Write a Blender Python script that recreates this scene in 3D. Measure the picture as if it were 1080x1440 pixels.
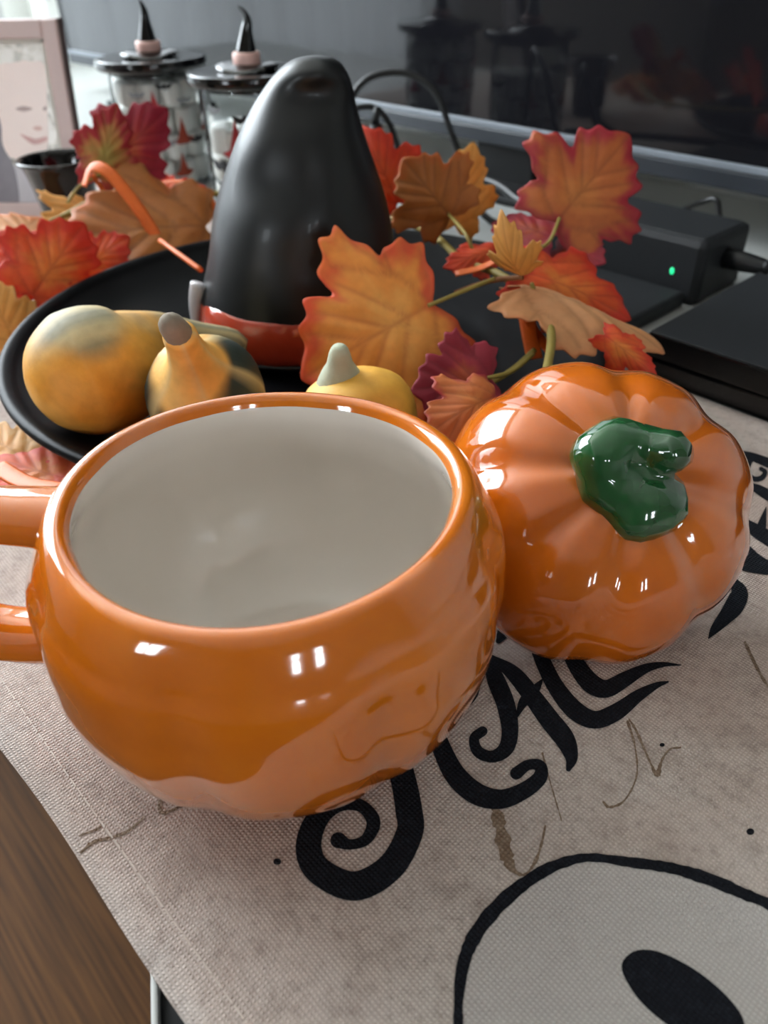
import bpy, bmesh, math, random
from math import sin, cos, pi, radians as R, exp, sqrt, atan2
from mathutils import Vector as V, Matrix as M, noise as NZ
random.seed(7)
for o in list(bpy.data.objects): bpy.data.objects.remove(o, do_unlink=True)
S = bpy.context.scene
C = S.collection

# ------------------------------------------------------------------ camera
F_PX, TILT, ROLL, HC = 1090.0, R(37.0), R(-1.5), 0.233
cam = bpy.data.objects.new('camera', bpy.data.cameras.new('camera')); C.objects.link(cam)
cam.data.sensor_fit = 'VERTICAL'; cam.data.sensor_height = 24.0
cam.data.lens = 24.0 * F_PX / 1440.0
cam.data.clip_start = 0.01
cam.matrix_world = M.Translation((0, 0, HC)) @ M.Rotation(pi/2 - TILT, 4, 'X') @ M.Rotation(ROLL, 4, 'Z')
cam.data.dof.use_dof = True; cam.data.dof.focus_distance = 0.29; cam.data.dof.aperture_fstop = 7.0
S.camera = cam

# ------------------------------------------------------------------ daylight and exposure
SKY = 24.0
w = bpy.data.worlds.new('overcast_sky'); S.world = w; w.use_nodes = True
bg = w.node_tree.nodes['Background']; bg.inputs[0].default_value = (0.86, 0.94, 1.0, 1); bg.inputs[1].default_value = SKY
S.view_settings.view_transform = 'Standard'; S.view_settings.look = 'None'
S.view_settings.exposure = -0.1; S.view_settings.gamma = 1.0; S.view_settings.use_curve_mapping = False

# room axes: T runs along the television and the console, N points from the television into the room
N = V((-sin(R(48)), -cos(R(48)), 0)); T = V((cos(R(48)), -sin(R(48)), 0))
def W(t, n, z): return T*t + N*n + V((0, 0, z))
ROOM = M(((T.x, N.x, 0, 0), (T.y, N.y, 0, 0), (0, 0, 1, 0), (0, 0, 0, 1)))   # columns T, N, Z (left handed)
T0, T1, N0, N1, Z0, Z1 = -2.15, 2.3, -0.86, 2.7, -0.56, 1.85
WIN = [('t', T0, -0.74, 0.80, -0.20, 1.70), ('n', N1, -0.32, 0.28, 0.30, 1.05), ('t', T1, 1.15, 1.45, 0.30, 0.95), ('t', T1, 0.60, 0.90, 0.30, 0.95)]
def portal(c, d, sx, sy):
    L = bpy.data.lights.new('window_portal', 'AREA'); L.shape = 'RECTANGLE'; L.size = sx; L.size_y = sy
    L.cycles.is_portal = True
    o = bpy.data.objects.new('window_portal', L); C.objects.link(o); o.location = c
    z = -d.normalized(); x = z.cross(V((0, 0, 1))).normalized(); y = z.cross(x)
    m = M((x, y, z)).transposed().to_4x4(); m.translation = c; o.matrix_world = m
for ax, p, a, b, z0, z1 in WIN:
    if ax == 't':
        s = 1 if p < 0 else -1
        portal(W(p, (a+b)/2, (z0+z1)/2), T*s, b-a, z1-z0)
    else: portal(W((a+b)/2, p, (z0+z1)/2), -N, b-a, z1-z0)

# ------------------------------------------------------------------ measuring helpers (photo pixel -> point of the place)
def ray(x, y):
    X = (x-540)/F_PX; Y = -(y-720)/F_PX
    X, Y = cos(ROLL)*X - sin(ROLL)*Y, sin(ROLL)*X + cos(ROLL)*Y
    return V((X, cos(TILT)+Y*sin(TILT), -sin(TILT)+Y*cos(TILT)))
def up(x, y, z=0.0):
    r = ray(x, y); return V((0, 0, HC)) + r*((HC-z)/-r.z)
def at(x, y, Y):
    r = ray(x, y); return V((0, 0, HC)) + r*(Y/r.y)

# ------------------------------------------------------------------ object helpers
def obj(name, verts, faces, mat=None, parent=None, smooth=True, label=None):
    me = bpy.data.meshes.new(name); me.from_pydata([tuple(v) for v in verts], [], faces)
    bm = bmesh.new(); bm.from_mesh(me); bmesh.ops.recalc_face_normals(bm, faces=bm.faces); bm.to_mesh(me); bm.free()
    if smooth: me.polygons.foreach_set('use_smooth', [True]*len(me.polygons))
    if mat: me.materials.append(mat)
    o = bpy.data.objects.new(name, me); C.objects.link(o)
    if parent: o.parent = parent; o.matrix_parent_inverse = parent.matrix_world.inverted()
    if label: o['label'] = label
    return o
def tag(o, label=None, cat=None, group=None, kind=None):
    if label: o['label'] = label
    if cat: o['category'] = cat
    if group: o['group'] = group
    if kind: o['kind'] = kind
    return o
def thing(name, label, cat, loc=(0, 0, 0), group=None):
    o = bpy.data.objects.new(name, None); C.objects.link(o); o.empty_display_size = .02
    o.matrix_world = M.Translation(loc); return tag(o, label, cat, group)
class MB:
    def __init__(s): s.v = []; s.f = []
    def add(s, v, f):
        k = len(s.v); s.v += [V(p) for p in v]; s.f += [tuple(i+k for i in q) for q in f]; return s
    def box(s, a, b, fn=lambda x, y, z: V((x, y, z))):
        v = [fn(x, y, z) for x in (a[0], b[0]) for y in (a[1], b[1]) for z in (a[2], b[2])]
        return s.add(v, [(0, 1, 3, 2), (4, 6, 7, 5), (0, 4, 5, 1), (2, 3, 7, 6), (0, 2, 6, 4), (1, 5, 7, 3)])
    def obj(s, name, mat, parent=None, smooth=False, **k): return obj(name, s.v, s.f, mat, parent, smooth, **k)
def bevel(o, w=.002, seg=2):
    m = o.modifiers.new('bevel', 'BEVEL'); m.width = w; m.segments = seg; m.limit_method = 'ANGLE'; return o
def rbox(name, a, b, mat, parent, fn=None, w=.002):
    o = MB().box(a, b, fn or (lambda x, y, z: V((x, y, z)))).obj(name, mat, parent); return bevel(o, w)
def lathe(profile, seg, c=V((0, 0, 0)), rf=None, closed_start=False, closed_end=False, mat=M.Identity(3)):
    v, f = [], []
    for i, (r, z) in enumerate(profile):
        for k in range(seg):
            a = 2*pi*k/seg; rr, zz = (r, z) if rf is None else rf(r, z, a, i)
            v.append(mat @ V((rr*cos(a), rr*sin(a), zz)) + c)
    for i in range(len(profile)-1):
        for k in range(seg):
            k2 = (k+1) % seg; f.append((i*seg+k, i*seg+k2, (i+1)*seg+k2, (i+1)*seg+k))
    if closed_start: f.append(tuple(range(seg)))
    if closed_end: f.append(tuple((len(profile)-1)*seg+k for k in range(seg)))
    return v, f
def cr(P, n=8):
    """Catmull-Rom through tuples (any dimension)"""
    P = [tuple(p) for p in P]; out = []
    Q = [tuple(2*a-b for a, b in zip(P[0], P[1]))] + P + [tuple(2*a-b for a, b in zip(P[-1], P[-2]))]
    for i in range(1, len(Q)-2):
        p0, p1, p2, p3 = Q[i-1], Q[i], Q[i+1], Q[i+2]
        for k in range(n):
            t = k/n
            out.append(tuple(.5*(2*b + (c-a)*t + (2*a-5*b+4*c-d)*t*t + (3*b-a-3*c+d)*t**3) for a, b, c, d in zip(p0, p1, p2, p3)))
    out.append(P[-1]); return out
def crc(P, n=6):
    m = len(P); Q = cr([P[-2], P[-1]] + list(P) + [P[0], P[1]], n); return Q[2*n:(2+m)*n]
def tube(path, radii, seg=12, flat=1.0, cap=True, upv=None):
    path = [V(p) for p in path]; n = len(path)
    if not isinstance(radii, (list, tuple)): radii = [radii]*n
    v, f = [], []; prev = None
    for i, p in enumerate(path):
        d = (path[min(i+1, n-1)] - path[max(i-1, 0)]).normalized()
        if prev is None:
            u = upv or (V((0, 0, 1)) if abs(d.z) < .9 else V((1, 0, 0)))
        else: u = prev
        u = (u - d*u.dot(d)).normalized(); prev = u; s = d.cross(u)
        for k in range(seg):
            a = 2*pi*k/seg; v.append(p + (u*cos(a)*flat + s*sin(a))*radii[i])
    for i in range(n-1):
        for k in range(seg):
            k2 = (k+1) % seg; f.append((i*seg+k, i*seg+k2, (i+1)*seg+k2, (i+1)*seg+k))
    if cap: f.append(tuple(range(seg))); f.append(tuple((n-1)*seg+k for k in range(seg)))
    return v, f
def rope(name, pts, r, mat, parent, n=6, seg=8, flat=1.0):
    P = cr([tuple(p) for p in pts], n); return obj(name, *tube(P, r, seg, flat), mat, parent)
def subsurf(o, l=1):
    m = o.modifiers.new('sub', 'SUBSURF'); m.levels = l; m.render_levels = l; return o

# ------------------------------------------------------------------ materials
def srgb(h):
    if isinstance(h, str): h = tuple(int(h[i:i+2], 16)/255 for i in (0, 2, 4))
    return tuple((c/12.92 if c <= .04045 else ((c+.055)/1.055)**2.4) for c in h) + (1,)
class NT:
    def __init__(s, name):
        s.m = bpy.data.materials.new(name); s.m.use_nodes = True; s.t = s.m.node_tree; s.b = s.t.nodes['Principled BSDF']
    def n(s, typ, **k):
        x = s.t.nodes.new(typ)
        for a, b in k.items():
            if a.startswith('i_'): x.inputs[a[2:].replace('_', ' ')].default_value = b
            else: setattr(x, a, b)
        return x
    def l(s, a, b): s.t.links.new(a, b); return s
    def ramp(s, fac, stops):
        r = s.n('ShaderNodeValToRGB'); e = r.color_ramp.elements
        while len(e) < len(stops): e.new(.5)
        for x, (p, c) in zip(e, stops): x.position = p; x.color = srgb(c) if isinstance(c, str) else c
        s.l(fac, r.inputs[0]); return r.outputs[0]
    def mix(s, fac, a, b, mode='MIX'):
        x = s.n('ShaderNodeMix', data_type='RGBA', blend_type=mode)
        for i, q in ((0, fac), (6, a), (7, b)):
            if hasattr(q, 'is_linked'): s.l(q, x.inputs[i])
            else: x.inputs[i].default_value = srgb(q) if isinstance(q, str) else q
        return x.outputs[2]
    def noise(s, scale, detail=3, co=None, rough=.5, dist=0):
        x = s.n('ShaderNodeTexNoise'); x.inputs['Scale'].default_value = scale; x.inputs['Detail'].default_value = detail
        x.inputs['Roughness'].default_value = rough; x.inputs['Distortion'].default_value = dist
        if co: s.l(co, x.inputs['Vector'])
        return x.outputs['Fac']
    def co(s, k='Object'): return s.n('ShaderNodeTexCoord').outputs[k]
    def bump(s, h, strength=.3, dist=.001):
        x = s.n('ShaderNodeBump'); x.inputs['Strength'].default_value = strength; x.inputs['Distance'].default_value = dist
        s.l(h, x.inputs['Height']); s.l(x.outputs[0], s.b.inputs['Normal']); return x
def simple(name, col, rough=.5, spec=.5, coat=0, var=.12, vscale=60, bump=0, bscale=400, metal=0):
    q = NT(name); co = q.co()
    nz = q.noise(vscale, 4, co); c = srgb(col)
    lo = tuple(x*(1-var) for x in c[:3])+(1,); hi = tuple(min(1, x*(1+var)) for x in c[:3])+(1,)
    q.l(q.mix(nz, lo, hi), q.b.inputs['Base Color'])
    q.b.inputs['Roughness'].default_value = rough; q.b.inputs['Specular IOR Level'].default_value = spec
    q.b.inputs['Coat Weight'].default_value = coat; q.b.inputs['Coat Roughness'].default_value = .04; q.b.inputs['Metallic'].default_value = metal
    if bump: q.bump(q.noise(bscale, 3, co), bump, .0005)
    return q.m
def glaze(name, c1, c2, c3, rough=.09):
    q = NT(name); co = q.co()
    f = q.noise(22, 5, co, .6, .4)
    q.l(q.ramp(f, [(.25, c1), (.5, c2), (.75, c3)]), q.b.inputs['Base Color'])
    q.b.inputs['Roughness'].default_value = rough; q.b.inputs['Coat Weight'].default_value = 1.0; q.b.inputs['Coat Roughness'].default_value = .03
    q.b.inputs['Coat IOR'].default_value = 1.5
    q.bump(q.noise(45, 2, co), .08, .002)
    return q.m
def attrmat(name, rough=.5, var=.15, vscale=150, bump=.2, coat=0, transl=0):
    q = NT(name); a = q.n('ShaderNodeAttribute', attribute_name='Col'); co = q.co()
    nz = q.noise(vscale, 4, co)
    v = q.n('ShaderNodeMapRange'); q.l(nz, v.inputs[0]); v.inputs[3].default_value = 1-var; v.inputs[4].default_value = 1+var
    vm = q.n('ShaderNodeVectorMath', operation='SCALE'); q.l(a.outputs['Color'], vm.inputs[0]); q.l(v.outputs[0], vm.inputs['Scale'])
    q.l(vm.outputs[0], q.b.inputs['Base Color'])
    q.b.inputs['Roughness'].default_value = rough; q.b.inputs['Coat Weight'].default_value = coat; q.b.inputs['Coat Roughness'].default_value = .1
    if bump: q.bump(q.noise(vscale*3, 3, co), bump, .0006)
    if transl:
        out = q.t.nodes['Material Output']; tr = q.n('ShaderNodeBsdfTranslucent'); q.l(vm.outputs[0], tr.inputs[0])
        mx = q.n('ShaderNodeMixShader'); mx.inputs[0].default_value = transl
        q.l(q.b.outputs[0], mx.inputs[1]); q.l(tr.outputs[0], mx.inputs[2]); q.l(mx.outputs[0], out.inputs[0])
    return q.m
def colattr(o, cols):
    a = o.data.color_attributes.new('Col', 'FLOAT_COLOR', 'POINT')
    a.data.foreach_set('color', [c for q in cols for c in (q[0], q[1], q[2], 1.0)])
def lerp(a, b, t): t = max(0, min(1, t)); return tuple(x+(y-x)*t for x, y in zip(a, b))
def sm(a, b, x): t = max(0, min(1, (x-a)/(b-a))); return t*t*(3-2*t)

m_orange = glaze('orange_glaze', 'C0600E', 'CB6A13', 'D27418')
m_orange2 = glaze('lid_orange_glaze', 'BA580C', 'C66210', 'CC6A16')
m_liner = simple('white_glaze', 'DAD2C9', .12, .5, .4, .02)
m_green = glaze('green_glaze', '0E2E16', '184C26', '265C32', .08)
m_black = simple('black_ceramic', '101013', .3, .5, .2, .2)
m_bowl = simple('bowl_black_glaze', '040406', .45, .08, .0, .15)
m_hat = simple('hat_black_glaze', '101214', .42, .35, .05, .2, 30)
m_band = glaze('red_band_glaze', 'A8361C', 'B8422A', 'C04C30', .12)
m_buckle = simple('silver_buckle', 'B4AEB0', .3, .5, .3)
m_blackpl = simple('black_plastic', '0F1012', .45, .4, 0, .2)
m_blackmat = simple('black_textured_plastic', '17191C', .55, .4, 0, .25, 200, .25, 900)
m_gloss = simple('piano_black', '050506', .12, .5, .2)
m_bezel = simple('grey_bezel', '4A5058', .35, .5, 0, .1)
m_white = simple('white_laminate', 'E2E2DE', .4, .5, 0, .02)
m_top = simple('console_laminate', 'A2A4A2', .4, .5, 0, .03)
m_wall = simple('wall_paint', 'D6D7D2', .8, .3, 0, .03, 8)
m_ceil = simple('ceiling_paint', 'CFCBC2', .9, .3, 0, .02, 8)
m_leaf = attrmat('leaf_fabric', .6, .16, 160, .2, 0, .28)
m_gourd = attrmat('gourd_skin', .6, .22, 140, .3, 0)
m_twig = simple('twig_green', '8C7A38', .6, .4, 0, .25, 120)
m_twig2 = simple('twig_brown', '7A4E2C', .7, .3, 0, .3, 120)
m_raffia = simple('orange_raffia', 'D9641C', .5, .4, 0, .15, 300, .2, 900)

# ------------------------------------------------------------------ the room
def slab_wall(name, ax, p, a0, a1, holes, mat):
    """wall plane at p on axis ax from a0..a1, with rectangular openings, thickness outwards"""
    o = thing(name, None, None); tag(o, kind='structure')
    s = 1 if p > 0 else -1; th = .12
    cuts = sorted(holes); segs = []; x = a0
    for h0, h1, z0, z1 in cuts:
        segs.append((x, h0, Z0, Z1)); segs.append((h0, h1, Z0, z0)); segs.append((h0, h1, z1, Z1)); x = h1
    segs.append((x, a1, Z0, Z1))
    mb = MB()
    for b0, b1, z0, z1 in segs:
        if ax == 't': mb.box((p, b0, z0), (p+s*th, b1, z1), W)
        else: mb.box((b0, p, z0), (b1, p+s*th, z1), W)
    C.objects.unlink(o); bpy.data.objects.remove(o)
    return tag(mb.obj(name, mat), kind='structure')
slab_wall('wall_back', 'n', N0, T0, T1, [], m_wall)
slab_wall('wall_left', 't', T0, N0, N1, [WIN[0][2:]], m_wall)
m_walld = simple('taupe_wall_paint', '7A7268', .8, .3, 0, .04, 8)
slab_wall('wall_front', 'n', N1, T0, T1, [WIN[1][2:]], m_walld)
slab_wall('wall_right', 't', T1, N0, N1, [WIN[2][2:], WIN[3][2:]], m_walld)
tag(MB().box((T0-.12, N0-.12, Z1), (T1+.12, N1+.12, Z1+.1), W).obj('ceiling', m_ceil), kind='structure')
def window(k, ax, p, a, b, z0, z1, nv, nh):
    o = bpy.data.objects.new('window_%d' % k, None); C.objects.link(o); tag(o, kind='structure')
    s = 1 if p > 0 else -1; fn = (lambda d, q, z: W(p+s*d, q, z)) if ax == 't' else (lambda d, q, z: W(q, p+s*d, z))
    fw = .05; mb = MB()
    for q0, q1, y0, y1 in ((a, a+fw, z0, z1), (b-fw, b, z0, z1), (a, b, z0, z0+fw), (a, b, z1-fw, z1)): mb.box((.03, q0, y0), (.08, q1, y1), fn)
    mb.obj('window_frame', m_white, o)
    for i in range(1, nv): q = a+(b-a)*i/nv; MB().box((.035, q-.02, z0), (.075, q+.02, z1), fn).obj('mullion', m_white, o)
    for i in range(1, nh): q = z0+(z1-z0)*i/nh; MB().box((.035, a, q-.015), (.075, b, q+.015), fn).obj('mullion', m_white, o)
for k, (wd, nv, nh) in enumerate(zip(WIN, (2, 2, 1, 1), (1, 1, 2, 2))): window(k+1, *wd, nv, nh)
# half curtain added unseen over the left window, greys the television's reflection
q = NT('added_curtain_linen'); fb = q.noise(300, 3, q.co()); c_ = q.mix(fb, (.11, .115, .118, 1), (.14, .145, .148, 1))
tr = q.n('ShaderNodeBsdfTranslucent'); q.l(c_, tr.inputs[0]); ad = q.n('ShaderNodeAddShader'); q.b.inputs['Base Color'].default_value = (.5, .5, .49, 1); q.b.inputs['Roughness'].default_value = .9
q.l(q.b.outputs[0], ad.inputs[0]); q.l(tr.outputs[0], ad.inputs[1]); q.l(ad.outputs[0], q.t.nodes['Material Output'].inputs[0])
cur = thing('added_half_curtain', 'added half curtain out of view, dimming the lower part of the left window', 'curtain', W(T0+.05, 0, -.28))
v, f = [], []
for i in range(161):
    n_ = -.78+1.66*i/160
    for z_ in (-.28, .1, .44): v.append(W(T0+.05+.012*sin(n_*60), n_, z_))
    if i:
        for k in (0, 1): f.append((3*i-3+k, 3*i-2+k, 3*i+1+k, 3*i+k))
obj('added_curtain_cloth', v, f, q.m, cur)
obj('added_curtain_rod', *tube([W(T0+.05, -.80, .445), W(T0+.05, .90, .445)], .006, 10), m_bezel, cur)
# floor: oak planks along the console
q = NT('oak_plank'); co = q.co('Object'); mp = q.n('ShaderNodeMapping'); q.l(co, mp.inputs[0]); mp.inputs['Rotation'].default_value = (0, 0, R(48)); 
st = q.n('ShaderNodeMapping'); q.l(mp.outputs[0], st.inputs[0]); st.inputs['Scale'].default_value = (1.2, 26, 1)
g1 = q.noise(4, 6, st.outputs[0], .6, 1.2); st2 = q.n('ShaderNodeMapping'); q.l(mp.outputs[0], st2.inputs[0]); st2.inputs['Scale'].default_value = (3, 160, 1)
g2 = q.noise(2, 3, st2.outputs[0])
oc = q.n('ShaderNodeObjectInfo')
q.l(q.mix(.45, q.ramp(g1, [(.3, '3E2612'), (.5, '5E3C1C'), (.72, '764C26')]), q.ramp(g2, [(.35, '301C0E'), (.65, '704A24')])), q.b.inputs['Base Color'])
q.b.inputs['Roughness'].default_value = .6; q.b.inputs['Specular IOR Level'].default_value = .2; q.bump(g2, .15, .001); m_oak = q.m
fl = tag(MB().box((T0-.12, N0-.12, Z0-.06), (T1+.12, N1+.12, Z0-.012), W).obj('floor', m_oak), kind='structure')
nn = N0; k = 0
while nn < N1:
    e = min(nn+.19, N1)
    cuts = [T0, T0+.6+.9*((k*37) % 10)/10, 0.9+.6*((k*53) % 10)/10, T1]
    for a, b in zip(cuts, cuts[1:]):
        bevel(MB().box((a+.001, nn+.001, Z0-.012), (b-.001, e-.001, Z0), W).obj('plank', m_oak, fl), .0015, 1)
    nn = e; k += 1

# ------------------------------------------------------------------ media console
TZ = -.002
con = thing('media_console', 'grey-white topped black media console under the printed runner', 'console', W(-.6, -.42, Z0))
rbox('top_panel', (T0+.12, N0+.005, TZ-.022), (.95, -.019, TZ), m_top, con, W, .002)
rbox('carcass', (T0+.14, N0+.02, Z0+.08), (.9, -.125, TZ-.022), m_blackpl, con, W, .002)
for t_ in (T0+.16, .8):
    for n_ in (N0+.05, -.18): rbox('leg', (t_, n_, Z0), (t_+.05, n_+.05, Z0+.08), m_blackpl, con, W, .002)
for i in range(4):
    a = T0+.15+i*.72; dr = rbox('door', (a, -.125, Z0+.1), (a+.70, -.112, TZ-.035), m_blackmat, con, W, .0015)
    rbox('handle', (a+.34, -.112, TZ-.08), (a+.39, -.106, TZ-.07), m_bezel, dr, W, .001)

# ------------------------------------------------------------------ table runner
def weave(name, r1, r2, speck, gap, stain=True, spk=.55):
    q = NT(name); co = q.co('UV'); wv = []
    for d in ('X', 'Y'):
        x = q.n('ShaderNodeTexWave', wave_type='BANDS', bands_direction=d, wave_profile='SIN'); q.l(co, x.inputs['Vector'])
        x.inputs['Scale'].default_value = 240; x.inputs['Distortion'].default_value = 1.4; x.inputs['Detail'].default_value = 1; x.inputs['Detail Scale'].default_value = .6; wv.append(x.outputs['Fac'])
    mul = q.n('ShaderNodeMath', operation='MULTIPLY'); q.l(wv[0], mul.inputs[0]); q.l(wv[1], mul.inputs[1])
    base = q.ramp(q.noise(9, 5, co, .6, .6), [(.3, r1[0]), (.46, r1[1]), (.62, r1[2])])
    base = q.mix(.5, base, q.ramp(q.noise(3.2, 3, co, .5), [(.35, r2[0]), (.6, r2[1])]))
    if stain: base = q.mix(q.ramp(q.noise(70, 4, co, .75), [(.48, (0, 0, 0, 1)), (.75, (.6, .6, .6, 1))]), base, speck)
    base = q.mix(q.ramp(q.noise(260, 3, co, .7), [(.5, (0, 0, 0, 1)), (.72, (spk, spk, spk, 1))]), base, speck)
    base = q.mix(q.ramp(mul.outputs[0], [(0, (.34, .34, .34, 1)), (.35, (0, 0, 0, 1))]), base, gap)
    q.l(base, q.b.inputs['Base Color']); q.b.inputs['Roughness'].default_value = .9; q.b.inputs['Specular IOR Level'].default_value = .2
    q.bump(mul.outputs[0], .65, .0006); return q.m
m_run = weave('runner_weave', ('AC9488', 'C6B7AD', 'D4CCC6'), ('B69F95', 'CCC5BF'), '8A7A72', '8A7E77')
m_motif = weave('pale_print', ('B9B4B2', 'C0BBB8', 'C6C2BE'), ('BBB6B4', 'C6C1BE'), 'A8A29E', '8E8884', False, spk=.2)
m_ink = weave('print_ink', ('0E1016', '12141B', '161922'), ('0F1118', '151820'), '2A2E38', '07080B', False, spk=.5)
m_inkbrown = weave('sepia_ink', ('6A5646', '7A6656', '8A7868'), ('6A5646', '86725F'), 'A89888', '4E4034', spk=.8)
def runner_uv(o):
    uvl = o.data.uv_layers.new(name='UVMap')
    for lp in o.data.loops:
        p = o.data.vertices[lp.vertex_index].co; uvl.data[lp.index].uv = (p.dot(T), p.dot(N))
    return o
RUN = thing('table_runner', 'beige woven table runner printed with black curly letters, under the pumpkin mug', 'table runner', W(-.2, -.2, TZ))
def rz(t, n):   # gentle relief of the cloth, flat where things stand
    e = sm(-.06, -.012, n); return -.0004*e*(1+sin(t*31))
RT0, RT1, RN0, RN1 = -1.15, .5, -.424, -.013
nt, nn_ = 150, 44; v, f, uv = [], [], []
for lay in (0, 1):
    for i in range(nt+1):
        for j in range(nn_+1):
            t_ = RT0+(RT1-RT0)*i/nt; n_ = RN0+(RN1-RN0)*j/nn_
            n2 = n_ + (.0016*sin(t_*17)+.0008*sin(t_*47+1) if j == nn_ else 0)
            v.append(W(t_, n2, (rz(t_, n_) if lay == 0 else TZ+.0002 + min(0, rz(t_, n_)*.3)) - (.0 if lay == 0 else .0)))
K = (nt+1)*(nn_+1)
for i in range(nt):
    for j in range(nn_):
        a = i*(nn_+1)+j; f.append((a, a+1, a+nn_+2, a+nn_+1)); f.append(tuple(K+q_ for q_ in (a, a+nn_+1, a+nn_+2, a+1)))
bd = [i*(nn_+1) for i in range(nt+1)] + [nt*(nn_+1)+j for j in range(1, nn_+1)] + [i*(nn_+1)+nn_ for i in range(nt-1, -1, -1)] + [j for j in range(nn_-1, 0, -1)]
for a, b in zip(bd, bd[1:]+bd[:1]): f.append((a, b, K+b, K+a))
cl = obj('cloth', v, f, m_run, RUN)
runner_uv(cl)
mb = MB(); t_ = RT0+.02
while t_ < RT1-.02:
    n_ = RN1-.0125+.0007*sin(t_*21); mb.box((t_, n_-.00025, rz(t_, n_)-.0002), (t_+.0046, n_+.00025, rz(t_, n_)+.00025), W); t_ += .0052
mb.obj('hem_stitching', simple('thread', 'C4B8AE', .8), RUN, label='pale hem stitching along the front edge')['kind'] = 'stuff'
# print: strokes measured in photo pixels, laid on the cloth
def surf(x, y, dz):
    p = up(x, y, 0); return p + V((0, 0, rz(p.dot(T), p.dot(N)) + dz))
def stroke(name, pts, off, sc, mat=m_ink, dz=.00025, lab=None, n=7, jag=0):
    P = [(off[0]+x*sc, off[1]+y*sc, wd*sc) for x, y, wd in pts]; P = cr(P, n); v, f = [], []
    for i, (x, y, wd) in enumerate(P):
        a = P[max(0, i-1)]; b = P[min(len(P)-1, i+1)]; dx, dy = b[0]-a[0], b[1]-a[1]; l = sqrt(dx*dx+dy*dy) or 1
        wd = max(wd, .6)*(1+jag*random.uniform(-1, 1)); nx, ny = -dy/l*wd/2, dx/l*wd/2
        v += [surf(x+nx, y+ny, dz), surf(x-nx, y-ny, dz)]
        if i: f.append((2*i-2, 2*i-1, 2*i+1, 2*i))
    for end in (0, len(P)-1):         # round ends
        x, y, wd = P[end]; k = len(v); v.append(surf(x, y, dz)); r = max(wd, .6)/2
        for q_ in range(14): v.append(surf(x+r*cos(q_*2*pi/14), y+r*sin(q_*2*pi/14), dz+.00002))
        for q_ in range(14): f.append((k, k+1+q_, k+1+(q_+1) % 14))
    return runner_uv(obj(name, v, f, mat, RUN, False, label=lab))
def join(os_):
    bm = bmesh.new()
    for o in os_: bm.from_mesh(o.data)
    bm.to_mesh(os_[0].data); bm.free()
    for o in os_[1:]: bpy.data.objects.remove(o)
    return os_[0]
A_, sA = (400, 880), .3704; B_, sB = (680, 860), .2778; C_, sC = (980, 600), .20833; D_, sD = (620, 1100), .4259
LB = 'black printed curly letter on the runner'
join([stroke('printed_letter', [(390, 380, 90), (445, 560, 95), (472, 700, 102), (474, 790, 102), (400, 920, 106), (265, 990, 112), (130, 930, 106), (92, 840, 98), (125, 735, 84), (205, 680, 58), (290, 685, 48), (338, 745, 54), (310, 812, 44), (250, 832, 40), (205, 816, 62)], A_, sA, lab=LB+' showing H'),
      stroke('printed_letter', [(540, 330, 70), (598, 470, 72), (650, 570, 82), (730, 640, 84), (820, 660, 74), (905, 630, 64), (968, 580, 56), (970, 535, 46), (925, 530, 40), (880, 562, 48)], A_, sA, dz=.0003),
      stroke('printed_letter', [(740, 200, 16), (712, 260, 46), (676, 318, 20)], A_, sA, dz=.00035),
      stroke('printed_letter', [(862, -20, 40), (830, 30, 44), (812, 60, 20)], A_, sA, dz=.00035)])
join([stroke('printed_letter', [(775, 125, 30), (800, 200, 66), (840, 300, 70), (856, 400, 64), (840, 468, 58), (790, 498, 46), (736, 480, 44), (720, 430, 38), (752, 402, 38)], A_, sA, lab=LB+' A'),
      stroke('printed_letter', [(40, 236, 30), (150, 315, 78), (245, 430, 92), (330, 545, 102), (412, 650, 100), (444, 740, 66), (430, 800, 26)], B_, sB, dz=.0003),
      stroke('printed_letter', [(170, 530, 16), (205, 455, 50), (262, 395, 46), (298, 346, 8)], B_, sB, dz=.00035)])
stroke('printed_letter', [(225, 60, 70), (268, 170, 74), (312, 280, 80), (370, 390, 86), (460, 500, 96), (562, 550, 90), (672, 510, 86), (780, 430, 62), (870, 378, 34), (932, 358, 10)], B_, sB, lab=LB+' L left of its twin')
stroke('printed_letter', [(400, 90, 70), (432, 190, 82), (482, 290, 92), (550, 370, 100), (625, 392, 90), (720, 342, 76), (820, 290, 48), (910, 270, 26), (998, 273, 5)], B_, sB, lab=LB+' L beside the lid')
join([stroke('printed_letter', [(60, 190, 36), (150, 180, 40), (260, 184, 46), (370, 205, 58), (520, 262, 70)], C_, sC, lab=LB+' half hidden behind the lid'),
      stroke('printed_letter', [(360, 225, 40), (338, 300, 36), (375, 352, 36), (432, 350, 36), (460, 310, 32), (432, 288, 30)], C_, sC, dz=.0003),
      stroke('printed_letter', [(200, 290, 24), (270, 340, 30), (340, 390, 36), (420, 430, 66), (520, 490, 80)], C_, sC, dz=.00035),
      stroke('printed_letter', [(270, 425, 40), (300, 440, 46)], C_, sC, dz=.00035)])
join([stroke('printed_letter', [(220, 600, 50), (300, 640, 60), (400, 705, 90), (540, 790, 110)], C_, sC, lab=LB+' with a spike, right of the lid'),
      stroke('printed_letter', [(466, 545, 5), (446, 630, 46), (430, 700, 72)], C_, sC, dz=.0003),
      stroke('printed_letter', [(180, 850, 180), (290, 878, 186), (400, 930, 130), (540, 975, 70)], C_, sC, dz=.00035)])
stroke('printed_flourish', [(250, 1050, 60), (285, 1125, 118), (250, 1215, 130), (190, 1290, 100), (120, 1370, 62), (78, 1432, 8)], C_, sC, lab='black printed drop shape below the lid')
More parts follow.
